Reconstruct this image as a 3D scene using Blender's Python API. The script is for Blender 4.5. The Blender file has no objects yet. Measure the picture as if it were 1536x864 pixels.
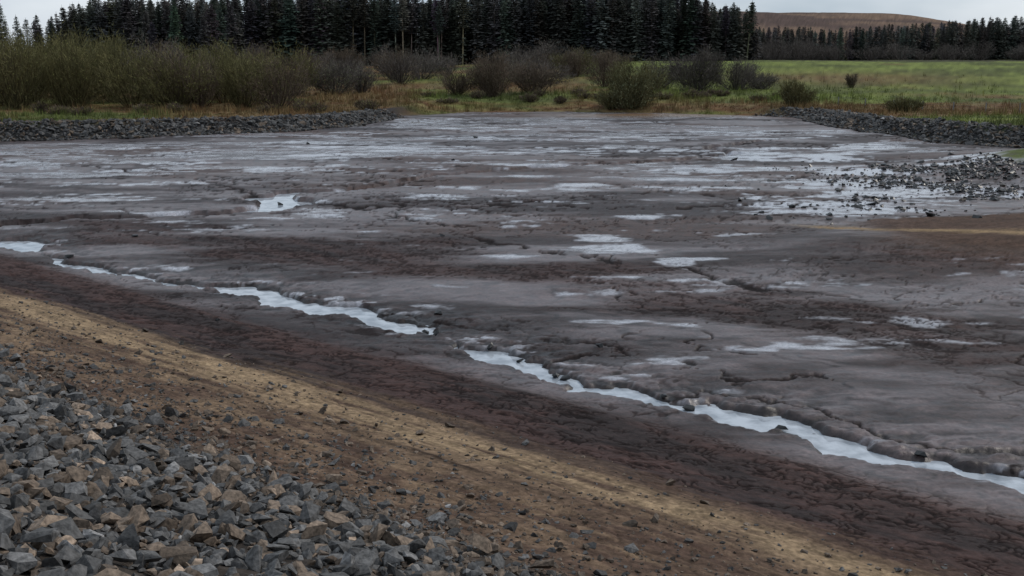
import bpy, bmesh, math, numpy as np
from mathutils import Vector
rng = np.random.default_rng(11)
scene = bpy.context.scene
F32 = np.float32

# ------------------------------------------------------------------ helpers
def _hash(ix, iy, seed):
    h = (ix.astype(np.uint32) * np.uint32(374761393) + iy.astype(np.uint32) * np.uint32(668265263) + np.uint32((seed * 2246822519 + 97) & 0xffffffff))
    h = (h ^ (h >> np.uint32(13))) * np.uint32(1274126177)
    h = h ^ (h >> np.uint32(16))
    h = h * np.uint32(2654435761)
    h = h ^ (h >> np.uint32(15))
    return (h & np.uint32(0xffffff)).astype(F32) / F32(16777215.0)

def vn(x, y, seed=0):
    fx = np.floor(x); fy = np.floor(y)
    ix = fx.astype(np.int64) & 0xffffffff; iy = fy.astype(np.int64) & 0xffffffff
    u = (x - fx).astype(F32); v = (y - fy).astype(F32)
    u = u * u * (3 - 2 * u); v = v * v * (3 - 2 * v)
    ix1 = (ix + 1) & 0xffffffff; iy1 = (iy + 1) & 0xffffffff
    a = _hash(ix, iy, seed); b = _hash(ix1, iy, seed); c = _hash(ix, iy1, seed); d = _hash(ix1, iy1, seed)
    return a + (b - a) * u + (c - a) * v + (a - b - c + d) * u * v

def fbm(x, y, o=4, seed=0):
    r = 0; amp = 1.0; tot = 0
    for i in range(o):
        r = r + amp * vn(x, y, seed + i * 7); tot += amp
        x2 = (x * 1.6 + y * 1.2) + 11.3; y = (y * 1.6 - x * 1.2) + 5.7; x = x2
        amp *= 0.5
    return r / tot

def sfbm(x, y, o=4, seed=0):
    """stretched fbm whose octaves keep the stretch direction"""
    r = 0; amp = 1.0; tot = 0
    for i in range(o):
        r = r + amp * vn(x + i * 13.7, y + i * 7.9, seed + i * 7); tot += amp
        x = x * 2.07; y = y * 2.03; amp *= 0.6
    return r / tot

def sst(a, b, x):
    t = np.clip((x - a) / (b - a), 0, 1)
    return t * t * (3 - 2 * t)

def pdist(x, y, pts, wid=None):
    best = np.full(x.shape, 1e9, F32); bw = np.zeros(x.shape, F32)
    for i in range(len(pts) - 1):
        ax, ay = pts[i]; bx, by = pts[i + 1]
        dx, dy = bx - ax, by - ay
        t = np.clip(((x - ax) * dx + (y - ay) * dy) / (dx * dx + dy * dy), 0, 1)
        d = np.hypot(x - ax - t * dx, y - ay - t * dy)
        m = d < best
        best = np.where(m, d, best)
        if wid is not None:
            bw = np.where(m, wid[i] * (1 - t) + wid[i + 1] * t, bw)
    return (best, bw) if wid is not None else best

def voro(x, y, seed):
    fx = np.floor(x); fy = np.floor(y)
    f1 = np.full(x.shape, 9.0, F32); f2 = np.full(x.shape, 9.0, F32)
    for i in (-1, 0, 1):
        for j in (-1, 0, 1):
            cx = fx + i; cy = fy + j
            a = cx.astype(np.int64) & 0xffffffff; b = cy.astype(np.int64) & 0xffffffff
            d = np.hypot(cx + _hash(a, b, seed) - x, cy + _hash(a, b, seed + 5) - y)
            n1 = np.minimum(f1, d); f2 = np.minimum(f2, np.maximum(f1, d)); f1 = n1
    return f2 - f1

def make_mesh(name, V, T, col=None, mats=(), smooth=False, extra=None):
    me = bpy.data.meshes.new(name)
    V = np.asarray(V, F32); T = np.asarray(T, np.int32); k = T.shape[1]
    me.vertices.add(len(V)); me.vertices.foreach_set('co', V.ravel())
    me.loops.add(T.size); me.loops.foreach_set('vertex_index', T.ravel())
    me.polygons.add(len(T)); me.polygons.foreach_set('loop_start', np.arange(0, T.size, k, dtype=np.int32))
    try: me.polygons.foreach_set('loop_total', np.full(len(T), k, np.int32))
    except Exception: pass
    me.polygons.foreach_set('use_smooth', np.full(len(T), smooth, bool))
    me.update(calc_edges=True)
    if col is not None:
        c = np.ones((len(V), 4), F32); c[:, :3] = col
        a = me.attributes.new('Col', 'FLOAT_COLOR', 'POINT'); a.data.foreach_set('color', c.ravel())
    if extra:
        for n, arr in extra.items():
            a = me.attributes.new(n, 'FLOAT', 'POINT'); a.data.foreach_set('value', np.asarray(arr, F32).ravel())
    for m in mats: me.materials.append(m)
    ob = bpy.data.objects.new(name, me); scene.collection.objects.link(ob)
    return ob

def nodes(name):
    m = bpy.data.materials.new(name); m.use_nodes = True
    nt = m.node_tree; return m, nt, nt.nodes['Principled BSDF']

def attr_mat(name, rough=0.8, spec=0.3, nscale=0, namt=0.3, bump=0.0):
    m, nt, b = nodes(name)
    a = nt.nodes.new('ShaderNodeAttribute'); a.attribute_name = 'Col'
    out = a.outputs['Color']
    if nscale:
        tc = nt.nodes.new('ShaderNodeTexCoord')
        n = nt.nodes.new('ShaderNodeTexNoise'); n.inputs['Scale'].default_value = nscale; n.inputs['Detail'].default_value = 3
        nt.links.new(tc.outputs['Object'], n.inputs['Vector'])
        mr = nt.nodes.new('ShaderNodeMapRange'); mr.inputs[1].default_value = .3; mr.inputs[2].default_value = .7
        mr.inputs[3].default_value = 1 - namt; mr.inputs[4].default_value = 1 + namt
        nt.links.new(n.outputs['Fac'], mr.inputs[0])
        mx = nt.nodes.new('ShaderNodeVectorMath'); mx.operation = 'SCALE'
        nt.links.new(out, mx.inputs[0]); nt.links.new(mr.outputs[0], mx.inputs['Scale']); out = mx.outputs[0]
        if bump:
            bp = nt.nodes.new('ShaderNodeBump'); bp.inputs['Strength'].default_value = bump; bp.inputs['Distance'].default_value = .02
            nt.links.new(n.outputs['Fac'], bp.inputs['Height']); nt.links.new(bp.outputs[0], b.inputs['Normal'])
    nt.links.new(out, b.inputs['Base Color'])
    b.inputs['Roughness'].default_value = rough; b.inputs['Specular IOR Level'].default_value = spec
    return m

# ------------------------------------------------------------------ layout points: image coordinates projected onto an assumed ground plane (metres)
STREAM = [(-26, 46.5), (-23.1, 46.4), (-21.3, 46.4), (-19.2, 44.4), (-17.3, 41.9), (-16.0, 41.1), (-14.2, 39.8), (-12.0, 38.1), (-10.1, 37.3), (-8.3, 36.5), (-7.2, 35.1), (-5.2, 33.8), (-3.7, 32.5), (-3.3, 31.6), (-2.7, 31.8), (-2.0, 30.6), (-1.1, 29.2), (-0.4, 28.8), (0.4, 27.7), (1.0, 26.6), (1.7, 25.7), (2.8, 25.3), (3.5, 24.7), (4.5, 24.1), (5.7, 23.3), (6.6, 22.2), (7.5, 21.1), (8.4, 20.7), (9.1, 20.1), (9.7, 19.5), (10.5, 18.5), (14, 15.5)]
SW = [1.6, 1.6, 1.2, -.2, .42, .46, .12, .12, .42, .62, .72, .62, .48, .50, .35, -.25, .16, .56, .52, .36, .14, .40, .14, .42, .54, .44, .44, .24, .36, .46, .52, .55]
UPPER = [(-32, 50), (-24.1, 51.1), (-21.7, 53.0), (-17.2, 54.1), (-13.6, 55.7), (-12.1, 58.7), (-13.6, 61.2), (-12.7, 63.6), (-9.7, 64.2), (-7.0, 68.6), (-4.8, 73.1), (-0.4, 75.7), (3.9, 78.8), (11.6, 82.3), (17.7, 88.3), (16.7, 94.6), (23.5, 101.8)]
UW = [.3, .25, .2, .2, .4, 1.8, 1.4, .6, .3, .35, .3, .2, .2, .2, .25, .35, .2]
CH = [[(-12.1, 60.6), (-7.1, 55.4), (-4.1, 52.1), (-2.0, 47.7), (0.9, 44.8), (3.4, 42.3), (5.8, 40.5), (7.8, 38.1), (9.5, 35.4)],
      [(-37.8, 81.3), (-29.2, 77.9), (-20.0, 70.4), (-15.4, 63.6), (-13.6, 60.6)],
      [(-4.4, 33.5), (-2.6, 32.8), (-1.0, 31.8), (0.6, 30.6), (2.1, 29.5), (2.7, 28.5), (1.3, 28.2), (0.4, 27.7)],
      [(1.7, 26.1), (3.3, 27.4), (5.0, 27.2), (6.3, 26.1), (7.9, 25.9)],
      [(-8.4, 60.6), (-2.4, 56.7), (3.4, 60.6), (9.0, 63.6), (18.5, 70.4), (29.6, 83.8)],
      [(3.3, 24.7), (5.3, 25.3), (6.7, 24.2), (7.6, 22.4), (8.7, 21.6), (10.5, 21.2)],
      [(-25, 51), (-17, 53), (-9, 56.5), (-3, 58.5), (6, 56), (15, 58)]]
CHW = [.30, .30, .34, .30, .28, .28, .26]
SHORE = [(-130, 60), (-75, 90), (-54.8, 98.8), (-46.9, 101.1), (-38.6, 103.4), (-30.4, 107.6), (-22.0, 115.0), (-16.8, 122.3), (-14.4, 134.6), (-13.9, 141.7), (-6.1, 149.6), (7.4, 151.3), (20.6, 147.9), (35.2, 138.8), (35.5, 122.3), (35.9, 112.1), (38.3, 100.3), (42.7, 92.0), (52, 78), (66, 60), (80, 20), (60, -60), (-130, -60)]

def shore_sd(x, y):
    P = SHORE + [SHORE[0]]
    d = pdist(x, y, P)
    ins = np.zeros(x.shape, bool)
    for i in range(len(P) - 1):
        ax, ay = P[i]; bx, by = P[i + 1]
        if ay == by: continue
        c = ((ay > y) != (by > y)) & (x < (bx - ax) * (y - ay) / (by - ay) + ax)
        ins ^= c
    return np.where(ins, -d, d)

WET_SHEEN = [(-20, 86.6, 14, 4.5, 1.7), (-29.4, 72.3, 6.3, 2.2, 1.25), (-11.4, 91.5, 9, 5, 1.5), (8.6, 107.6, 13, 6, 1.35), (31, 94.6, 3.8, 4.6, 1.6), (4.5, 45.2, 2.3, 3.2, 1.3), (12.2, 31.8, .8, .65, 1.3),
       (4.6, 66.8, 3.4, 1.1, 1.2), (6.3, 53.6, 2, 1.0, 1.2), (-4, 61.2, 2.6, 1.8, 1.2), (18.4, 83.8, 3.8, 2.6, 1.3), (17.5, 57.0, 6, 4.5, 1.35), (22, 65, 7, 8, 1.4), (-12.5, 40.5, .9, .6, 1.2), (-22.9, 60.6, 5.5, 2.0, 1.2),
       (5.2, 25.3, .8, .25, 1.1), (3.2, 26.6, .65, .2, 1.1), (6.3, 41.4, 1.0, 1.8, 1.2), (-9.9, 128.2, 6, 8, 1.3), (17.9, 141, 10, 5, 1), (24.5, 83.8, 3.5, 3, 1.2), (-6.9, 34.9, 1.2, .4, 1.1), (-3, 118, 8, 6, 1.3), (14, 122, 9, 5, 1.3), (2, 134, 9, 6, 1.2), (22, 112, 6, 6, 1.2), (-34, 92, 6, 3, 1.2), (4.4, 23.3, .9, .3, 1), (6.6, 21.6, .8, .35, 1), (-36, 80, 6, 3, 1.2),
       (-16, 98, 7, 3, 1.3), (-4, 103, 8, 3, 1.3), (9, 93, 6, 2.5, 1.2), (24, 74, 6, 4, 1.3), (-3.6, 30.9, .7, .5, 1.1), (2.0, 24.9, .8, .3, 1.1), (27, 62, 5, 4, 1.3)]

def ground(x, y):
    """height, colour, roughness of the terrain at x,y"""
    x = np.asarray(x, F32); y = np.asarray(y, F32)
    r = np.hypot(x, y)
    s0 = (x - 9.65) * -.652 + (y - 19.4) * -.758
    l = x * .758 - y * .652
    s = s0 + (fbm(l * .12, s0 * .3, 3, 3) - .5) * 1.0
    wx = x + (fbm(x * .35, y * .35, 4, 21) - .5) * 2.2; wy = y + (fbm(x * .35, y * .35, 4, 33) - .5) * 2.2
    far = np.clip(r / 60, .35, 1.6)
    sd = shore_sd(x, y) + (fbm(x * .2, y * .2, 3, 8) - .5) * 2.0
    n1 = fbm(x * .09, y * .16, 4, 40); n2 = fbm(x * .5, y * .9, 4, 50); n3 = fbm(x * 2.2, y * 3.0, 3, 60)
    z = (n1 - .5) * .30 + (n2 - .5) * .10 + (n3 - .5) * .025 + .13
    tr = fbm(wx * .15, wy * .36, 4, 70) * 9; fr = tr - np.floor(tr)
    z = z + .025 * (sst(.80, 1., fr) - fr)
    ter = sst(.78, .86, fr) * (1 - sst(.93, 1., fr))
    rl = np.abs(fbm(wx * .10 + 3, wy * .22, 5, 80) - .5) / far
    rl2 = np.abs(fbm(wx * .24 + 9, wy * .6, 5, 90) - .48) / far
    act = sst(.38, .55, fbm(x * .06, y * .1, 2, 99))
    act2 = sst(.33, .55, fbm(x * .25, y * .4, 3, 95))
    rill = np.maximum((1 - sst(.0, .010, rl)) * act2, (1 - sst(0, .012, rl2)) * act * .9 * act2)
    z = z - rill * .07
    z = np.where(z < .03, .03 + (z - .03) * .25, z)
    # the near stream cut
    dS, wS = pdist(x + (fbm(x * .8, y * .8, 5, 101) - .5) * 1.2, y + (fbm(x * .8, y * .8, 5, 111) - .5) * 1.2, STREAM, SW)
    e = dS - wS * (.42 + .75 * fbm(l * 1.1, s0 * .5, 3, 103)) + .06
    e = np.maximum(e, 0)
    farside = sst(1.0, -.6, s0)
    near = np.exp(-e / 1.7) * farside
    clump = .45 * sfbm(x * .7, y * 2.3, 5, 105) + .55 * fbm(x * 1.9, y * 4.0, 4, 106)
    zn = .0 + (clump - .46) * .28 * (.3 + .7 * farside) + (n3 - .5) * .04
    b0 = sst(.4, 3.2, e)
    z = z * b0 + (1 - b0) * np.maximum(zn, -.12)
    scarp = sst(.0, .28, e + (n3 - .5) * .25)
    z = z * scarp + (1 - scarp) * (-.18 + (clump - .5) * .20 + (n3 - .5) * .05)
    dU, wU = pdist(x + (fbm(x * .8, y * .8, 3, 121) - .5) * 1.6, y + (fbm(x * .8, y * .8, 3, 131) - .5) * 1.6, UPPER, UW)
    cu = 1 - sst(0, .4, dU - wU * .75)
    z = z * (1 - cu) + cu * -.20
    cutc = np.zeros_like(z)
    jx = (fbm(x * 1.1, y * 1.1, 5, 141) - .5) * 2.2; jy = (fbm(x * 1.1, y * 1.1, 5, 151) - .5) * 2.2
    brk = .1 + 1.1 * sst(.36, .62, fbm(x * .6, y * .6, 3, 9))
    for P, w in zip(CH, CHW):
        d = pdist(x + jx, y + jy, P)
        ww = w * brk * np.clip(r / 45, .5, 1.3)
        cutc = np.maximum(cutc, (1 - sst(ww * .2, ww, d)) * sst(.1, .3, brk))
    z = z - cutc * .10 * np.clip(r / 50, .4, 1)
    # bank below the viewer
    zb = np.interp(s, [-99, .3, 2, 5, 7, 9, 11.5, 15, 18, 20, 21, 24, 30, 60], [-9, -.3, .14, .50, .86, 1.28, 1.84, 3.2, 4.5, 5.6, 6.25, 6.3, 5, 4]).astype(F32)
    bank = sst(.6, 2.2, s)
    zb = zb + (n3 - .5) * .05 + (n2 - .5) * .08
    z = z * (1 - bank) + np.maximum(zb, 0) * bank
    # right hand mound
    mx = np.exp(-(((x - 33) / 15) ** 2 + ((y - 44) / 8) ** 2))
    mx2 = np.exp(-(((x - 43) / 10) ** 2 + ((y - 75) / 10) ** 2))
    z = z + 1.3 * mx + 1.9 * mx2
    # beyond the shore
    T = np.interp(y, [0, 100, 140, 170, 200, 250, 300, 400, 6000], [1.6, 1.6, .9, 1.7, 3.1, 5.7, 5.9, 5.2, 5]).astype(F32)
    T = T - sst(20, -30, x) * np.clip(T - 1.5, 0, 9) * .28
    T = T + (fbm(x * .05, y * .05, 4, 160) - .5) * .8 * sst(2, 15, sd)
    embm = np.maximum(sst(-11, -16, x), sst(31, 36, x))
    slope = .14 + .46 * embm
    zo = np.minimum(np.maximum(sd, 0) * slope, T) + (n2 - .5) * .15 + .03
    out = sst(-.3, .5, sd)
    z = z * (1 - out) + np.maximum(zo, 0) * out
    hd = np.exp(-np.abs((x - 345) / 280) ** 3.0 - ((y - 1500) / 420) ** 2) * 55
    hd = hd + np.exp(-(((x - 900) / 300) ** 2) - ((y - 2300) / 500) ** 2) * 25
    z = z + hd * (1 + (fbm(x * .008, y * .008, 5, 170) - .5) * .2)

    # ---------------- colour
    def C(c): return np.array(c, F32)[None, :]
    def mix(a, b, f): return a * (1 - f[:, None]) + b * f[:, None]
    k1 = sfbm(x * .12, y * .45, 5, 200); k2 = fbm(x * 1.7, y * 2.6, 3, 210); k3 = fbm(x * 4.5, y * 6.5, 3, 212)
    kk = sst(.36, .64, k1)
    col = mix(C((.034, .023, .022)), C((.112, .083, .081)), kk)
    col = mix(col, C((.090, .055, .045)), .6 * sst(.5, .65, fbm(x * .05, y * .12, 3, 205)))
    col = col * (.30 + .6 * k2 + .8 * k3)[:, None]
    rough = .56 - .20 * kk + .12 * (k3 - .5)
    col = col * (1 - .5 * ter * sst(.4, .6, k2 + .1))[:, None]
    zB = pdist(x, y, [(-19, 49), (-6, 43.5), (2, 38.5), (8, 34.5), (11, 31)])
    bandB = 1 - sst(1.0, 4.6, zB + (k1 - .5) * 9)
    bandC = np.exp(-(((x - 19) / 7) ** 2 + ((y - 42.0) / 4.) ** 2))
    redm = np.clip(np.maximum(np.maximum(sst(.8, 2.4, s), bandB * .7), bandC), 0, 1)
    reds = sfbm(l * .25, s0 * 1.1, 4, 207)
    col = mix(col, mix(C((.056, .032, .028)), C((.030, .021, .020)), sst(.38, .62, reds)) * (.25 + .7 * k2 + .8 * k3)[:, None], redm)
    rough = rough * (1 - redm) + .70 * redm
    # cracks
    crz = np.clip(np.maximum.reduce([sst(.8, 2.0, s) * (1 - sst(5.0, 7.4, s)), bandB * .95, bandC * .8, .8 * sst(.42, .56, fbm(x * .12, y * .2, 3, 215))]), 0, 1) * (sd < 0)
    m = (crz > .05) & (r < 75) & (r > 4)
    crack = np.zeros_like(z)
    if m.any():
        xm = x[m]; ym = y[m]
        qx = (fbm(xm * 1.8, ym * 1.8, 3, 220) - .5) * 1.1; qy = (fbm(xm * 1.8, ym * 1.8, 3, 230) - .5) * 1.1
        rr = r[m]; lm = l[m]; sm = s0[m]
        a = voro((xm + qx * .8) * 3.3, (ym + qy * .8) * 4.2, 240)
        b = voro((xm + qx) * .7, (ym + qy) * .9, 250)
        wa = .08 + .0050 * rr
        th = fbm(xm * 2.6, ym * 3.2, 3, 260)
        ca = (1 - sst(wa * .2, wa * 1.5, a)) * sst(60, 32, rr) * sst(.40, .62, th)
        cb = (1 - sst(.01 + rr * .0006, .05 + rr * .0012, b)) * sst(.35, .5, fbm(xm * .8, ym * .8, 2, 261)) * .8
        band = np.clip(sst(.8, 2.0, s[m]) + bandB[m] + bandC[m], .35, 1)
        crack[m] = np.maximum(ca * band, cb) * crz[m]
    z = z - crack * .03
    col = mix(col, C((.010, .007, .007)), np.clip(crack * .85, 0, 1))
    lowz = (s < 1) * (sd < 0)
    col = mix(col, C((.011, .008, .008)), np.clip(rill * .95 + cutc * .95, 0, 1) * lowz)
    rough = rough + np.clip(rill + cutc + crack, 0, 1) * .3
    # margins of the stream
    ed = np.clip((1 - sst(.05, .30, e)) * .8 + near * sst(.49, .43, clump) * 1.4, 0, 1) * (s < 1.5)
    col = mix(col, C((.014, .011, .011)), ed * .88); rough = rough * (1 - ed) + .44 * ed
    gl = near * sst(.51, .58, clump) * .9
    # tan sand slope
    st = sfbm(l * .14, s0 * 2.2, 6, 270); st2 = fbm(l * .8, s0 * 2.0, 4, 275); st3 = sfbm(l * .30, s0 * 6.0, 4, 278)
    br = sst(4.9, 6.4, s0 + (st - .5) * 3.0)
    g1 = fbm(x * 5, y * 5, 3, 290); g2 = fbm(x * 14, y * 14, 2, 295)
    colb = mix(C((.076, .048, .036)), C((.150, .100, .068)), sst(.35, .65, .5 * st2 + .5 * st3))
    colt = mix(colb, C((.275, .195, .120)), np.clip(sst(.36, .60, .35 * st + .35 * st3 + .3 * st2 + .02), 0, 1))
    tn = np.exp(-((s0 - 7.0 - .6 * (st2 - .5)) / (.62 + .85 * sst(-8, -24, l))) ** 2)
    tn2 = .35 * np.exp(-((s0 - 9.6) / .9) ** 2) * sst(.45, .62, st2)
    colb = mix(colb, colt, np.clip(tn * 1.15 + tn2, 0, 1))
    dk = np.exp(-((s0 - 8.3 - .4 * (st2 - .5)) / .12) ** 2) * sst(.4, .6, st2) + .6 * sst(.60, .68, st3) * sst(.5, .6, st)
    colb = mix(colb, C((.045, .030, .022)), np.clip(dk * .7, 0, 1))
    colb = colb * (.30 + .7 * g1 + .7 * g2)[:, None]
    col = mix(col, colb, br); rough = rough * (1 - br) + .92 * br
    z = z + br * (st3 - .5) * .05 * (s0 < 14)
    gv = sst(11.6, 12.6, s0 + (st2 - .5) * 2.2)
    col = mix(col, C((.045, .040, .036)), gv * .9)
    # right sand tongue
    ty = y - (50.0 - .85 * (x - 14)) - (st2 - .5) * 1.4
    tg = np.exp(-(ty / (.30 + .07 * np.clip(x - 13, 0, 12))) ** 2) * sst(12, 15, x) * (y > 30)
    tgb = (1 - sst(.0, .7, ty - .2 - (x - 13) * .9)) * sst(-9, -3, ty) * sst(13, 18, x) * (y > 30)
    col = mix(col, C((.088, .054, .038)) * (.3 + .7 * k2 + .7 * k3)[:, None], tgb * .8)
    col = mix(col, C((.29, .20, .11)) * (.5 + .5 * k2 + .5 * k3)[:, None], tg * .9 * sst(.3, .5, k1 + .1)); rough = np.maximum(rough, np.maximum(tg, tgb) * .85)
    # wet film; its pale colour also paints in the reflected sky
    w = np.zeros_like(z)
    for cx, cy, rx, ry, am in WET_SHEEN:
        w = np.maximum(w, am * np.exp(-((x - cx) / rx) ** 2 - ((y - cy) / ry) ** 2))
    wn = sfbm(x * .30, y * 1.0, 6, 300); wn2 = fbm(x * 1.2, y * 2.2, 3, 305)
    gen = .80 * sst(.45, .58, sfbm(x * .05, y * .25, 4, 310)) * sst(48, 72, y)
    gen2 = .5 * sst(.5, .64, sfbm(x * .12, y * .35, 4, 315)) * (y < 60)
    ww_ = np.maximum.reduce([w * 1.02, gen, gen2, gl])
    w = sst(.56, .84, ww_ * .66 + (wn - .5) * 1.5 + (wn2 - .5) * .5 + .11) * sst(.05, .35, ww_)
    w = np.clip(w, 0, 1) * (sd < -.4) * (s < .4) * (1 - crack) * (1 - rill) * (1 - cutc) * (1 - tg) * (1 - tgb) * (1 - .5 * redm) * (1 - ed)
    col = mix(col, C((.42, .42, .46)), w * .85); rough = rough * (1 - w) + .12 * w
    bw = np.exp(-((x - 18) / 12) ** 2 - ((y - 143) / 4) ** 2)
    col = mix(col, C((.22, .13, .06)), bw * .7)
    # vegetation
    gm = sst(-.2, .6, sd)
    ge = sst(.5, .9, 1 - np.abs(sd - 1.3) / 4.0) * embm
    v1 = fbm(x * .045, y * .09, 4, 320); v2 = fbm(x * .5, y * .9, 4, 330); v3 = sfbm(x * .06, y * .22, 4, 335)
    rust = C((.120, .066, .032)); straw = C((.165, .120, .058)); green = C((.150, .180, .046)); dgreen = C((.082, .096, .032))
    veg = mix(rust, straw, sst(.35, .65, v2))
    gg = sst(.44, .62, v1 * .6 + v3 * .4 + .32 * sst(150, 185, y) * sst(5, 35, x) + .22 * np.exp(-((x + 2) / 14) ** 2 - ((y - 160) / 10) ** 2) - .08 * sst(-12, -20, x))
    gg = gg * (1 - .9 * np.exp(-((x - 62) / 20) ** 2 - ((y - 205) / 16) ** 2))
    veg = mix(veg, mix(green, dgreen, sst(.38, .66, v3)), gg)
    moor = sst(450, 800, y)
    veg = mix(veg, mix(C((.085, .055, .045)), C((.17, .11, .075)), sst(.42, .58, fbm(x * .014, y * .02, 5, 340))), moor)
    ff = sst(276, 284, y) * sst(450, 420, y)
    veg = mix(veg, C((.03, .024, .018)), ff * .8)
    veg = veg * (.45 + 1.05 * fbm(x * 1.1, y * .9, 3, 350))[:, None]
    col = mix(col, veg, gm); rough = rough * (1 - gm) + .95 * gm
    col = mix(col, C((.03, .03, .032)), ge * .95)
    g3 = sst(.33, .55, mx2 + (k2 - .5) * .15); col = mix(col, C((.085, .105, .032)) * (.5 + k2)[:, None], g3); rough = np.maximum(rough, g3 * .95)
    return z, col, np.clip(rough, .05, 1), w, s0, sd

# ------------------------------------------------------------------ terrain sheet
ang = np.concatenate([np.linspace(-180, -36, 40, endpoint=False), np.linspace(-36, 36, 1080), np.linspace(36, 180, 41)[1:-1]])
ang = np.radians(ang).astype(F32)
rad = [1.0, 2.0, 3.0]
r = 3.6
while r < 160:
    rad.append(r); r += min(max(r * r / 9000 * .95, .036), .55)
while r < 6000:
    rad.append(r); r *= 1.028
rad = np.array(rad, F32)
A, R = np.meshgrid(ang, rad)
X = (R * np.sin(A)).ravel(); Y = (R * np.cos(A)).ravel()
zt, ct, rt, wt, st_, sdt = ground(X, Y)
nc = len(ang); nr = len(rad)
i = np.arange(nr - 1)[:, None] * nc; j = np.arange(nc)[None, :]; j2 = (j + 1) % nc
Q = np.stack([i + j, i + j2, i + nc + j2, i + nc + j], -1).reshape(-1, 4)
mt, nt, b = nodes('terrain_ground')
at = nt.nodes.new('ShaderNodeAttribute'); at.attribute_name = 'Col'
ar = nt.nodes.new('ShaderNodeAttribute'); ar.attribute_name = 'Rgh'
geo = nt.nodes.new('ShaderNodeNewGeometry')
nA = nt.nodes.new('ShaderNodeTexNoise'); nA.inputs['Scale'].default_value = 9; nA.inputs['Detail'].default_value = 5; nA.inputs['Roughness'].default_value = .7
nt.links.new(geo.outputs['Position'], nA.inputs['Vector'])
mr = nt.nodes.new('ShaderNodeMapRange'); mr.inputs[1].default_value = .3; mr.inputs[2].default_value = .7; mr.inputs[3].default_value = .55; mr.inputs[4].default_value = 1.45
nt.links.new(nA.outputs['Fac'], mr.inputs[0])
sc_ = nt.nodes.new('ShaderNodeVectorMath'); sc_.operation = 'SCALE'
nt.links.new(at.outputs['Color'], sc_.inputs[0]); nt.links.new(mr.outputs[0], sc_.inputs['Scale'])
nt.links.new(sc_.outputs[0], b.inputs['Base Color'])
nt.links.new(ar.outputs['Fac'], b.inputs['Roughness'])
ms = nt.nodes.new('ShaderNodeMapRange'); ms.inputs[1].default_value = .2; ms.inputs[2].default_value = .7; ms.inputs[3].default_value = .6; ms.inputs[4].default_value = .10
nt.links.new(ar.outputs['Fac'], ms.inputs[0]); nt.links.new(ms.outputs[0], b.inputs['Specular IOR Level'])
bp = nt.nodes.new('ShaderNodeBump'); bp.inputs['Distance'].default_value = .035
nt.links.new(nA.outputs['Fac'], bp.inputs['Height'])
nt.links.new(ar.outputs['Fac'], bp.inputs['Strength']); nt.links.new(bp.outputs[0], b.inputs['Normal'])
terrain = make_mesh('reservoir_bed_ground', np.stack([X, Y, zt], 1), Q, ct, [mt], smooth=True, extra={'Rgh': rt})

# ------------------------------------------------------------------ stream water
mw, nt, b = nodes('sky_sheen_water')
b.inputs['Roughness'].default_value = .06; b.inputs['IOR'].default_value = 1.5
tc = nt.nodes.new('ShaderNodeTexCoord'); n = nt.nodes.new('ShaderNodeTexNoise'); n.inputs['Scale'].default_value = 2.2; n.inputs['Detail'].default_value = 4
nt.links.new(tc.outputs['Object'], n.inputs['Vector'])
cr = nt.nodes.new('ShaderNodeValToRGB'); cr.color_ramp.elements[0].position = .36; cr.color_ramp.elements[0].color = (.26, .29, .33, 1)  # pale ramp paints the bright sky reflection into the water colour
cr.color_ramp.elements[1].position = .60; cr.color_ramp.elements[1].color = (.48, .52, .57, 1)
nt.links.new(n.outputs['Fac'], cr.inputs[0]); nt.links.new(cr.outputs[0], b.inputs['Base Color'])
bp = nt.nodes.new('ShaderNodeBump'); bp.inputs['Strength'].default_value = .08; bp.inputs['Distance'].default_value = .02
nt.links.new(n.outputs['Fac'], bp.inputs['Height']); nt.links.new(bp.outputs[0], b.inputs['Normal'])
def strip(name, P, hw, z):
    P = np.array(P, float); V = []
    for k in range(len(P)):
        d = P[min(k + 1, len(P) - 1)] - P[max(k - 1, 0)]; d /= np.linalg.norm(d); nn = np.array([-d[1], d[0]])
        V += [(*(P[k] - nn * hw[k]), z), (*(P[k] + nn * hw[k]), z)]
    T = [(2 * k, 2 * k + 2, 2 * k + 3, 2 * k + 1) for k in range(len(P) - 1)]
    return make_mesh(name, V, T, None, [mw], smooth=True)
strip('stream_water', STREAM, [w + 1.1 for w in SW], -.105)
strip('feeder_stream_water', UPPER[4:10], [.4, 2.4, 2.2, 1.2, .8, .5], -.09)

# ------------------------------------------------------------------ rocks
def rock_variants(n, flat=.5):
    out = []
    for k in range(n):
        rg = np.random.default_rng(500 + k)
        bm = bmesh.new()
        for q in range(11):
            v = rg.normal(size=3); v /= np.linalg.norm(v) * (1 + rg.random() * .25)
            v = np.sign(v) * np.abs(v) ** .8
            bm.verts.new((v[0], v[1] * .72, v[2] * flat))
        bmesh.ops.convex_hull(bm, input=bm.verts)
        for v in [v for v in bm.verts if not v.link_faces]: bm.verts.remove(v)
        bmesh.ops.triangulate(bm, faces=bm.faces[:])
        bm.verts.index_update()
        V = np.array([v.co[:] for v in bm.verts], F32); T = np.array([[v.index for v in f.verts] for f in bm.faces], np.int32)
        bm.free(); out.append((V, T))
    return out

def euler_m(a, b, c):
    ca, sa, cb, sb, cc, sc2 = np.cos(a), np.sin(a), np.cos(b), np.sin(b), np.cos(c), np.sin(c)
    M = np.empty((len(a), 3, 3), F32)
    M[:, 0, 0] = cc * cb; M[:, 0, 1] = cc * sb * sa - sc2 * ca; M[:, 0, 2] = cc * sb * ca + sc2 * sa
    M[:, 1, 0] = sc2 * cb; M[:, 1, 1] = sc2 * sb * sa + cc * ca; M[:, 1, 2] = sc2 * sb * ca - cc * sa
    M[:, 2, 0] = -sb; M[:, 2, 1] = cb * sa; M[:, 2, 2] = cb * ca
    return M

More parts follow.
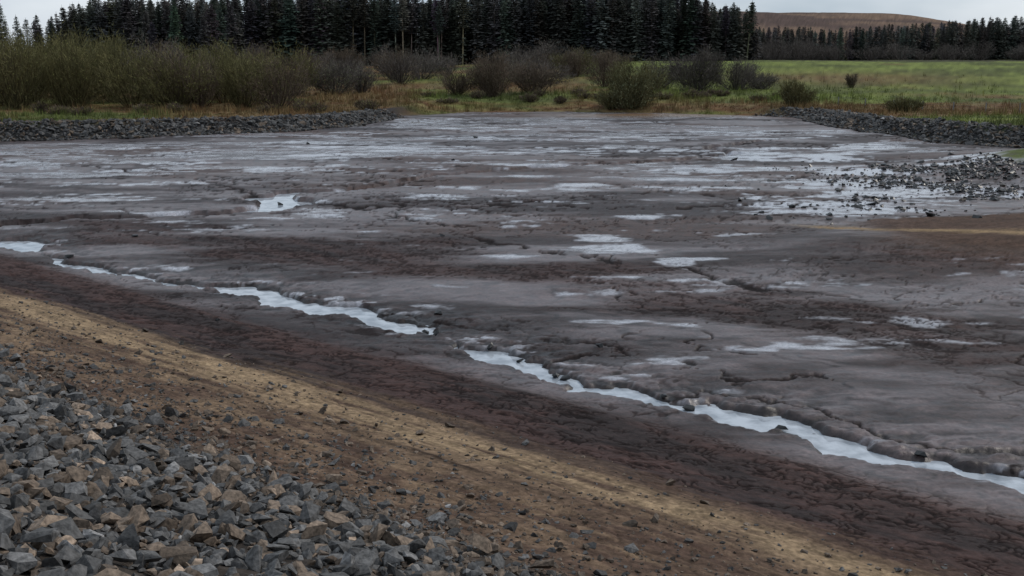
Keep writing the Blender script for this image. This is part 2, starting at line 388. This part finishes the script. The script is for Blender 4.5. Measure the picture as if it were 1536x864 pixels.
def scatter(name, variants, pos, scale, rot, col, mats, vcols=None, smooth=False):
    n = len(pos); which = rng.integers(0, len(variants), n)
    M = euler_m(rot[:, 0], rot[:, 1], rot[:, 2]) * scale[:, None, None]
    Vs, Ts, Cs = [], [], []; off = 0
    for k, (V, T) in enumerate(variants):
        id_ = np.where(which == k)[0]
        if not len(id_): continue
        P = np.einsum('nij,vj->nvi', M[id_], V) + pos[id_][:, None, :]
        Vs.append(P.reshape(-1, 3))
        Ts.append((T[None] + (np.arange(len(id_)) * len(V))[:, None, None] + off).reshape(-1, T.shape[1]))
        c = np.repeat(col[id_][:, None, :], len(V), 1)
        if vcols is not None: c = c * vcols[k][None]
        Cs.append(c.reshape(-1, 3)); off += len(id_) * len(V)
    return make_mesh(name, np.concatenate(Vs), np.concatenate(Ts), np.concatenate(Cs), mats, smooth)

RV = rock_variants(14, .42)
m_rock = attr_mat('slate_rock', .78, .35, 22, .5, bump=.6)
m_wetrock = attr_mat('wet_rock', .4, .5, 6, .3, bump=.4)
def rock_cols(n, warm=.3):
    base = np.where(rng.random((n, 1)) < warm, np.array([[.145, .108, .080]]), np.array([[.093, .090, .088]]))
    return (base * rng.lognormal(0, .38, (n, 1))).astype(F32)
def SL(s, l):
    c0 = 9.65 * .652 + 19.4 * .758
    q = c0 - s
    return q * .652 + l * .758, q * .758 - l * .652
n = 34000
ss = rng.uniform(10.4, 19.8, n); ll = rng.uniform(-32, 4, n)
x, y = SL(ss, ll)
edge = 12.9 + (fbm(ll.astype(F32) * .5, ss.astype(F32) * .2, 3, 400) - .5) * 2.6
keep = (ss > edge) | (rng.random(n) < np.exp(-(edge - ss) * 1.3) * .5)
x, y, ss = x[keep], y[keep], ss[keep]; n = len(x)
z = ground(x, y)[0]
size = np.clip(rng.lognormal(-2.52, .50, n), .035, .21)
pos = np.stack([x, y, z + size * rng.uniform(.0, .7, n)], 1).astype(F32)
rot = np.stack([rng.normal(0, .45, n), rng.normal(0, .45, n), rng.uniform(0, 6.28, n)], 1)
scatter('riprap_stones', RV, pos, size, rot, rock_cols(n, .33), [m_rock])
n = 28000
ss = 13.0 - rng.exponential(2.2, n); ll = rng.uniform(-34, 12, n)
keep = ss > 5.2; ss, ll = ss[keep], ll[keep]; n = len(ss)
x, y = SL(ss, ll); z = ground(x, y)[0]
size = np.clip(rng.lognormal(-3.7, .70, n), .01, .15)
pos = np.stack([x, y, z + size * .15], 1).astype(F32)
rot = np.stack([rng.normal(0, .4, n), rng.normal(0, .4, n), rng.uniform(0, 6.28, n)], 1)
scatter('loose_stones', RV, pos, size, rot, rock_cols(n, .6) * .75, [m_rock])
def embank(name, pts, n, w=3.4):
    P = np.array(pts, float); seg = np.linalg.norm(np.diff(P, axis=0), axis=1); cum = np.concatenate([[0], np.cumsum(seg)])
    t = rng.uniform(0, cum[-1], n); x = np.interp(t, cum, P[:, 0]); y = np.interp(t, cum, P[:, 1])
    x = x + rng.uniform(-w, w, n); y = y + rng.uniform(-w, w, n)
    z, _, _, _, _, sd = ground(x, y)
    k = (sd > -.5) & (sd < 3.6 + rng.normal(0, .4, n)); x, y, z = x[k], y[k], z[k]; n = len(x)
    size = np.clip(rng.lognormal(-1.6, .4, n), .1, .5)
    pos = np.stack([x, y, z + size * .2], 1).astype(F32)
    rot = np.stack([rng.normal(0, .5, n), rng.normal(0, .5, n), rng.uniform(0, 6.28, n)], 1)
    scatter(name, RV, pos, size, rot, rock_cols(n, .15) * .75, [m_rock])
embank('stone_embankment', SHORE[1:9], 18000, 4.5)
embank('stone_embankment', SHORE[13:19], 14000, 4.5)
n = 30000
x = rng.uniform(12, 44, n); y = rng.uniform(50, 84, n)
cl = fbm(x.astype(F32) * .3, y.astype(F32) * .3, 4, 410)
w_ = np.exp(-(((x - 30) / 7) ** 2 + ((y - 69) / 8) ** 2)) + .22 * np.exp(-(((x - 20) / 8) ** 2 + ((y - 57) / 5) ** 2))
k = rng.random(n) < w_ * (.10 + sst(.44, .58, cl)) * .9 * (np.exp(-(((x - 43) / 10) ** 2 + ((y - 75) / 10) ** 2)) < .42)
x, y = x[k], y[k]; n = len(x); z = ground(x, y)[0]
size = np.clip(rng.lognormal(-2.15, .5, n), .05, .38)
pos = np.stack([x, y, z + size * .1], 1).astype(F32); rot = np.stack([rng.normal(0, .3, n), rng.normal(0, .3, n), rng.uniform(0, 6.28, n)], 1)
scatter('shoreline_rocks', RV, pos, size, rot, rock_cols(n, .1) * .2, [m_wetrock])
bx = np.array([-2.55, -2.2, 1.1, 1.35, .2, 3.6, 4.1, -.6, 8.3, -17.6, -16.5, -3.1, 5.9, -3.4, -4.4, -12.6, -18, 15, 12, -8.8, 2.4, -2.3], F32)
by = np.array([31.4, 31.2, 26.9, 26.7, 28.3, 25.0, 24.3, 29.5, 21.1, 43, 47.5, 47.9, 22.9, 104, 82, 59.2, 97, 56, 53.5, 31.9, 29.2, 33.4], F32)
n = len(bx); z = ground(bx, by)[0]; size = rng.uniform(.12, .25, n) * np.clip(by / 45, .8, 1.6)
scatter('mud_clods', RV, np.stack([bx, by, np.maximum(z, -.1) + .05], 1).astype(F32), size, rng.normal(0, .3, (n, 3)), np.full((n, 3), .014, F32), [m_wetrock])

# ------------------------------------------------------------------ conifers
def conifer(seed, bare=0.0, H=16.0):
    rg = np.random.default_rng(seed); V = []; T = []; C = []
    def tri(a, b_, c, col):
        k = len(V); V.extend([a, b_, c]); T.append((k, k + 1, k + 2)); C.extend(col)
    ns = 5
    for k in range(8):
        z0, z1 = H * k / 8, H * (k + 1) / 8
        r0, r1 = .18 * (1 - k / 8) + .02, .18 * (1 - (k + 1) / 8) + .02
        tc_ = (3.4, 2.9, 2.5)
        for q in range(ns):
            a0, a1 = q * 6.283 / ns, (q + 1) * 6.283 / ns
            p = [(r0 * math.cos(a0), r0 * math.sin(a0), z0), (r0 * math.cos(a1), r0 * math.sin(a1), z0), (r1 * math.cos(a1), r1 * math.sin(a1), z1), (r1 * math.cos(a0), r1 * math.sin(a0), z1)]
            tri(p[0], p[1], p[2], [tc_] * 3); tri(p[0], p[2], p[3], [tc_] * 3)
    z = H * (bare if bare else .06)
    wmax = rg.uniform(2.3, 3.2); pw = rg.uniform(.45, .7)
    while z < H * .985:
        f = (z / H); reach = wmax * (1 - f) ** pw * (1 if f > bare + .08 else .7) + .12
        nb = 8 if f < .8 else 6; a0 = rg.random() * 6.28
        for q in range(nb):
            if rg.random() < .1: continue
            a = a0 + q * 6.283 / nb + rg.normal(0, .25); L = reach * rg.uniform(.45, 1.3)
            dx, dy = math.cos(a), math.sin(a); nx, ny = -dy, dx
            up = .35 * f - .22; tone = rg.uniform(.5, 1.6)
            nseg = 3
            for g in range(nseg):
                t0 = g / nseg; t1 = (g + 1.35) / nseg
                w = L * .30 * (1 - .5 * t0) * rg.uniform(.7, 1.3)
                zz0 = z + L * up * t0 * 1.2 + rg.normal(0, .06); zz1 = z + L * up * min(t1, 1.1) - L * .10 * t1 * t1
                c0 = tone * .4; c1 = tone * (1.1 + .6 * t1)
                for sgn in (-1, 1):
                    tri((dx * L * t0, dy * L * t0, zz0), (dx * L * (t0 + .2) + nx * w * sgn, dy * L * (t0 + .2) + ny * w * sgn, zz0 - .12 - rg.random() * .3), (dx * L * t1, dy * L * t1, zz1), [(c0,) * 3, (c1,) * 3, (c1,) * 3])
        z += rg.uniform(.34, .5) * (1 if f < .8 else .75)
    tri((-.1, 0, H * .95), (.1, 0, H * .95), (0, 0, H * 1.03), [(1,) * 3] * 3)
    return (np.array(V, F32), np.array(T, np.int32)), np.array(C, F32)
m_con = attr_mat('spruce_needles', .85, .15, .6, .35)
CV = [conifer(k, .05) for k in range(6)]; CB = [conifer(20 + k, .5, 17) for k in range(3)]
def forest(name, x, y, hs, variants):
    n = len(x); z = ground(x, y)[0]
    pos = np.stack([x, y, z - .3], 1).astype(F32)
    rot = np.stack([rng.normal(0, .025, n), rng.normal(0, .025, n), rng.uniform(0, 6.28, n)], 1)
    col = np.array([[.042, .043, .038]]) * rng.lognormal(0, .3, (n, 1)) * (1 + rng.normal(0, .10, (n, 3)))  # tree tone lifted slightly, a touch of haze put into the colour
    scatter(name, [v[0] for v in variants], pos, hs, rot, col.astype(F32), [m_con], [v[1] for v in variants])
gx, gy = np.meshgrid(np.arange(-122, 62, 2.2), np.arange(288, 310, 3.2)); x = (gx + rng.normal(0, .9, gx.shape)).ravel(); y = (gy + rng.normal(0, .9, gy.shape)).ravel()
front = np.exp(-((x + 27) / 14) ** 2) * (y < 300); edge_r = rng.random(len(x))
isb = (edge_r < front * .75 + .03 * (y < 300))
hs = rng.uniform(.88, 1.10, len(x)) * (1 + .04 * np.sin(x * .09)) * 1.12 * sst(74, 44, x).clip(.8, 1) * sst(-150, -100, x).clip(.5, 1)
forest('conifer_forest', x[~isb], y[~isb], hs[~isb], CV)
forest('bare_trunk_conifers', x[isb], y[isb], hs[isb], CB)
gx, gy = np.meshgrid(np.arange(60, 250, 2.7), np.arange(378, 400, 4)); x = (gx + rng.normal(0, 1, gx.shape)).ravel(); y = (gy + rng.normal(0, 1, gy.shape)).ravel()
forest('far_conifer_forest', x, y, rng.uniform(.70, .94, len(x)) * (.80 + .28 * sst(110, 190, x)), CV)
x = np.concatenate([rng.uniform(-175, -120, 40), rng.uniform(-100, -60, 12)]); y = np.concatenate([rng.uniform(282, 300, 40), rng.uniform(262, 280, 12)])
forest('spruce_trees', x, y, rng.uniform(.6, 1.05, len(x)), CV)

# ------------------------------------------------------------------ shrubs
def shrub(cx, cy, cz, W, H, n, cA, cB, leaf=0.0, cL=(.1, .1, .04), tw=.04, rg=rng):
    nst = 26
    a = rg.uniform(0, 6.283, nst); rr = np.sqrt(rg.random(nst)) * .95
    end = np.stack([np.cos(a) * rr * W, np.sin(a) * rr * W, H * np.sqrt(np.clip(1 - rr ** 2 * .75, 0.05, 1)) * rg.uniform(.66, 1.04, nst)], 1)
    beg = np.stack([np.cos(a) * rr * W * .22, np.sin(a) * rr * W * .22, np.zeros(nst)], 1)
    def curve(i, t):
        p = beg[i] * (1 - t)[:, None] + end[i] * t[:, None]
        bow = np.sin(t * 3.14159)[:, None] * .18
        p[:, :2] += end[i][:, :2] * bow * .6
        return p
    tris = []; cols = []
    for k in range(nst):
        t = np.linspace(0, 1, 6); p = curve(np.full(6, k), t); nn = np.array([-math.sin(a[k]), math.cos(a[k]), 0]) + rg.normal(0, .3, 3)
        for q in range(5):
            w0 = .07 * (1 - t[q]) + .02; w1 = .07 * (1 - t[q + 1]) + .015
            tris.append([p[q] - nn * w0, p[q] + nn * w0, p[q + 1] + nn * w1]); tris.append([p[q] - nn * w0, p[q + 1] + nn * w1, p[q + 1] - nn * w1])
            cols += [np.array(cA) * .8] * 2
    tris = np.array(tris); cols = np.array(cols)
    i = rg.integers(0, nst, n); t = rg.random(n) ** .6
    p = curve(i, t) + rg.normal(0, 1, (n, 3)) * np.array([W, W, H * .6]) * .12
    p[:, 2] = np.abs(p[:, 2]) + .02
    d = end[i] - beg[i]; d /= np.linalg.norm(d, axis=1)[:, None]
    out = p * np.array([1 / W, 1 / W, 0.]); d = d * .6 + out * .5 + rg.normal(0, .42, (n, 3)) + np.array([0, 0, .45]); d /= np.linalg.norm(d, axis=1)[:, None]
    L = rg.uniform(.3, .9, n) * (H / 5) ** .4; sd_ = rg.normal(0, 1, (n, 3)); sd_ = np.cross(sd_, d); sd_ /= np.linalg.norm(sd_, axis=1)[:, None] + 1e-6
    w = tw * rg.uniform(.5, 1.3, n)
    tt = np.stack([p - sd_ * w[:, None], p + sd_ * w[:, None], p + d * L[:, None]], 1)
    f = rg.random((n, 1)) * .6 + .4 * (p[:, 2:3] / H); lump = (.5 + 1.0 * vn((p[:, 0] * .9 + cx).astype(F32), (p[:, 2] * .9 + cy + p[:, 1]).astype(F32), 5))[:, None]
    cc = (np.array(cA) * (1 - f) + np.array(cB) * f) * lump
    allT = [tris, tt]; allC = [cols, cc]
    nl = int(n * leaf)
    if nl:
        q = rg.integers(0, n, nl); pp = p[q] + d[q] * L[q][:, None] * rg.random((nl, 1)); u = rg.normal(0, 1, (nl, 3)) * .07; v = rg.normal(0, 1, (nl, 3)) * .07
        allT.append(np.stack([pp, pp + u, pp + v], 1)); allC.append(np.array(cL) * rg.uniform(.6, 1.4, (nl, 1)) * lump[q])
    TT = np.concatenate(allT) + np.array([cx, cy, cz]); CC = np.concatenate(allC)
    return TT.reshape(-1, 3), np.repeat(CC, 3, 0)
m_tw = attr_mat('bare_twigs', .9, .1)
def shrubs(name, specs):
    Vs, Cs = [], []
    for (x, y, W, H, n, cA, cB, lf, cL) in specs:
        z = float(ground(np.array([x]), np.array([y]))[0][0])
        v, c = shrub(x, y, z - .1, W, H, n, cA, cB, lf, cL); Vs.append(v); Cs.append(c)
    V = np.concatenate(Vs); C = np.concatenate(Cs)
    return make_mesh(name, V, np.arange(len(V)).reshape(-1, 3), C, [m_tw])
ol = ((.080, .068, .036), (.170, .155, .068)); gr = ((.072, .061, .056), (.155, .133, .115)); br_ = ((.078, .057, .045), (.150, .115, .083)); lfO = (.175, .175, .062); lfG = (.18, .185, .115)
sp = []
for k in range(66):
    y = (142, 152, 164, 178)[k % 4] + rng.normal(0, 2.5); x = -(31 + (k + .5) * 70 / 66 + rng.normal(0, 2)) * (y / 150)
    Hh = rng.uniform(7.6, 10.8) * (1 if x < -50 * y / 150 else .82)
    pal = ol if rng.random() < .65 else (br_ if rng.random() < .6 else gr)
    sp.append((x, y, rng.uniform(3.6, 5.6), Hh, 3400, *pal, .4, lfO))
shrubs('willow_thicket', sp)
sp = []
for k in range(36):
    x = rng.uniform(-60, 20); y = rng.uniform(182, 235); sp.append((x, y, rng.uniform(3, 5.5), rng.uniform(3.4, 6.4), 2200, *(gr if rng.random() < .6 else br_), .1, lfG))
shrubs('birch_scrub', sp)
sp = []
for k in range(34):
    x = rng.uniform(70, 230); y = rng.uniform(330, 365); sp.append((x, y, rng.uniform(4, 7), rng.uniform(4, 7.5), 1800, *gr, 0, lfG))
shrubs('bare_hedgerow_scrub', sp)
shrubs('pale_willow_bush', [(-27, 170, 4.0, 5.0, 4000, *gr, .8, (.20, .21, .12)), (-23.5, 173, 3, 4.2, 2500, *gr, .3, lfG)])
shrubs('bramble_bush', [(-2.6, 168, 4.8, 6.6, 7500, *br_, .1, lfG), (3.5, 172, 4.0, 5.0, 4000, *br_, .1, lfG), (-8.5, 171, 3.5, 3.8, 2500, *br_, .1, lfG)])
shrubs('willow_bush', [(16.6, 152.5, 4.3, 6.8, 8500, *ol, 1.5, (.20, .21, .12)), (13.5, 153, 2.2, 3, 2500, *ol, .5, lfG)])
shrubs('hawthorn_bush', [(29.5, 178, 5.2, 6.6, 8500, *gr, .1, lfG), (36, 180, 4.5, 4.8, 4500, *gr, .1, lfG), (23.5, 181, 4, 5.0, 3500, *gr, .1, lfG), (40.5, 183, 3.5, 3.0, 2200, *gr, .1, lfG)])
shrubs('small_willow_bush', [(37.5, 147, 2.4, 3.6, 3500, *ol, .3, lfG)])
shrubs('gorse_bush', [(46.5, 132, 2.2, 2.0, 2500, *ol, .3, lfG)])
shrubs('sapling_shrub', [(56, 184, 1.0, 2.6, 1100, *br_, .2, lfG)])
shrubs('far_willow_bush', [(12, 215, 5, 5.0, 4000, *ol, .2, lfG), (20, 222, 4.5, 4.2, 3000, *br_, .2, lfG)])
sp = []
for k in range(34):
    x = rng.uniform(-60, 45); y = rng.uniform(153, 168) if x > -14 else rng.uniform(124, 142); sp.append((x, y, rng.uniform(.8, 1.8), rng.uniform(.7, 1.5), 700, *br_, .4, lfO))
shrubs('low_scrub', sp)

# ------------------------------------------------------------------ rough grass
n = 42000
x = rng.uniform(-90, 85, n); y = rng.uniform(88, 215, n)
zz, cc, _, _, _, sd = ground(x, y)
k = (sd > 2.6 * np.maximum(sst(-11, -16, x), sst(31, 36, x)) + .2) & (rng.random(n) < np.exp(-np.maximum(sd - 16, 0) / 16))
x, y, zz, cc = x[k], y[k], zz[k], cc[k]; n = len(x)
nb = 5
bx = np.repeat(x, nb) + rng.normal(0, .16, n * nb); by = np.repeat(y, nb) + rng.normal(0, .16, n * nb); bz = np.repeat(zz, nb)
tall = np.repeat(.3 + .7 * sst(.45, .65, fbm(x.astype(F32) * .2, y.astype(F32) * .3, 3, 420)), nb) * rng.uniform(.5, 1.2, n * nb)
a = rng.uniform(0, 3.14, n * nb); w = .035
p0 = np.stack([bx - np.cos(a) * w, by - np.sin(a) * w, bz - .03], 1); p1 = np.stack([bx + np.cos(a) * w, by + np.sin(a) * w, bz - .03], 1)
p2 = np.stack([bx + rng.normal(0, .15, n * nb), by + rng.normal(0, .15, n * nb), bz + tall], 1)
V = np.stack([p0, p1, p2], 1).reshape(-1, 3); C = np.repeat(np.repeat(cc * rng.uniform(.7, 1.8, (n, 1)), nb, 0), 3, 0)
make_mesh('rough_grass', V, np.arange(len(V)).reshape(-1, 3), C, [m_tw])

# ------------------------------------------------------------------ fence
V = []; T = []
def box(x, y, z, wx, wy, h):
    k = len(V)
    for dz in (0, h):
        s_ = .8 if dz else 1
        for sx, sy in ((-1, -1), (1, -1), (1, 1), (-1, 1)): V.append((x + sx * wx * s_, y + sy * wy * s_, z + dz))
    for q in range(4): T.append((k + q, k + (q + 1) % 4, k + 4 + (q + 1) % 4, k + 4 + q))
    T.append((k + 4, k + 5, k + 6, k + 7))
fx = np.linspace(44, 78, 14); fy = np.linspace(150, 108, 14); fz = ground(fx, fy)[0]
for k in range(14): box(fx[k], fy[k], fz[k] - .1, .06, .06, 1.25)
for k in range(13):
    for hgt in (.45, .75, 1.02):
        q = len(V); V += [(fx[k], fy[k] + .07, fz[k] + hgt), (fx[k + 1], fy[k + 1] + .07, fz[k + 1] + hgt), (fx[k + 1], fy[k + 1] + .07, fz[k + 1] + hgt + .012), (fx[k], fy[k] + .07, fz[k] + hgt + .012)]; T.append((q, q + 1, q + 2, q + 3))
make_mesh('post_and_wire_fence', V, T, np.full((len(V), 3), .19), [m_tw])

# ------------------------------------------------------------------ sky, sun
el, az = math.radians(42), math.radians(62)
w = bpy.data.worlds.new('World'); scene.world = w; w.use_nodes = True; nt = w.node_tree
bg = nt.nodes['Background']; bg.inputs['Strength'].default_value = .115
sky = nt.nodes.new('ShaderNodeTexSky'); sky.sky_type = 'NISHITA'; sky.sun_disc = False; sky.sun_elevation = el; sky.sun_rotation = az
tc = nt.nodes.new('ShaderNodeTexCoord'); mp = nt.nodes.new('ShaderNodeMapping'); mp.inputs['Scale'].default_value = (1, 1, 3.2)
nt.links.new(tc.outputs['Generated'], mp.inputs[0])
n1 = nt.nodes.new('ShaderNodeTexNoise'); n1.inputs['Scale'].default_value = 2.6; n1.inputs['Detail'].default_value = 5; n1.inputs['Roughness'].default_value = .55
nt.links.new(mp.outputs[0], n1.inputs['Vector'])
cr = nt.nodes.new('ShaderNodeValToRGB'); cr.color_ramp.elements[0].position = .36; cr.color_ramp.elements[0].color = (.39, .49, .60, 1)
cr.color_ramp.elements[1].position = .70; cr.color_ramp.elements[1].color = (.82, .88, .95, 1)
nt.links.new(n1.outputs['Fac'], cr.inputs[0])
sc2 = nt.nodes.new('ShaderNodeVectorMath'); sc2.operation = 'SCALE'; sc2.inputs['Scale'].default_value = 8.4
nt.links.new(cr.outputs[0], sc2.inputs[0])
mx = nt.nodes.new('ShaderNodeMix'); mx.data_type = 'RGBA'; mx.inputs['Factor'].default_value = .90
nt.links.new(sky.outputs[0], mx.inputs['A']); nt.links.new(sc2.outputs[0], mx.inputs['B']); nt.links.new(mx.outputs['Result'], bg.inputs['Color'])
sl = bpy.data.lights.new('sun', 'SUN'); sl.energy = 1.5; sl.angle = math.radians(10); sl.color = (1, .93, .84)
so = bpy.data.objects.new('sun', sl); scene.collection.objects.link(so)
so.rotation_euler = Vector((math.sin(az) * math.cos(el), math.cos(az) * math.cos(el), math.sin(el))).to_track_quat('Z', 'Y').to_euler()
scene.view_settings.view_transform = 'Standard'; scene.view_settings.look = 'None'; scene.view_settings.exposure = 0

cam = bpy.data.cameras.new('camera'); cam.sensor_width = 36; cam.lens = 1647 / 1536 * 36; cam.clip_end = 9000; cam.clip_start = .1
co = bpy.data.objects.new('camera', cam); co.location = (0, 0, 8); co.rotation_euler = (math.radians(90 - 12.1), 0, 0)
scene.collection.objects.link(co); scene.camera = co
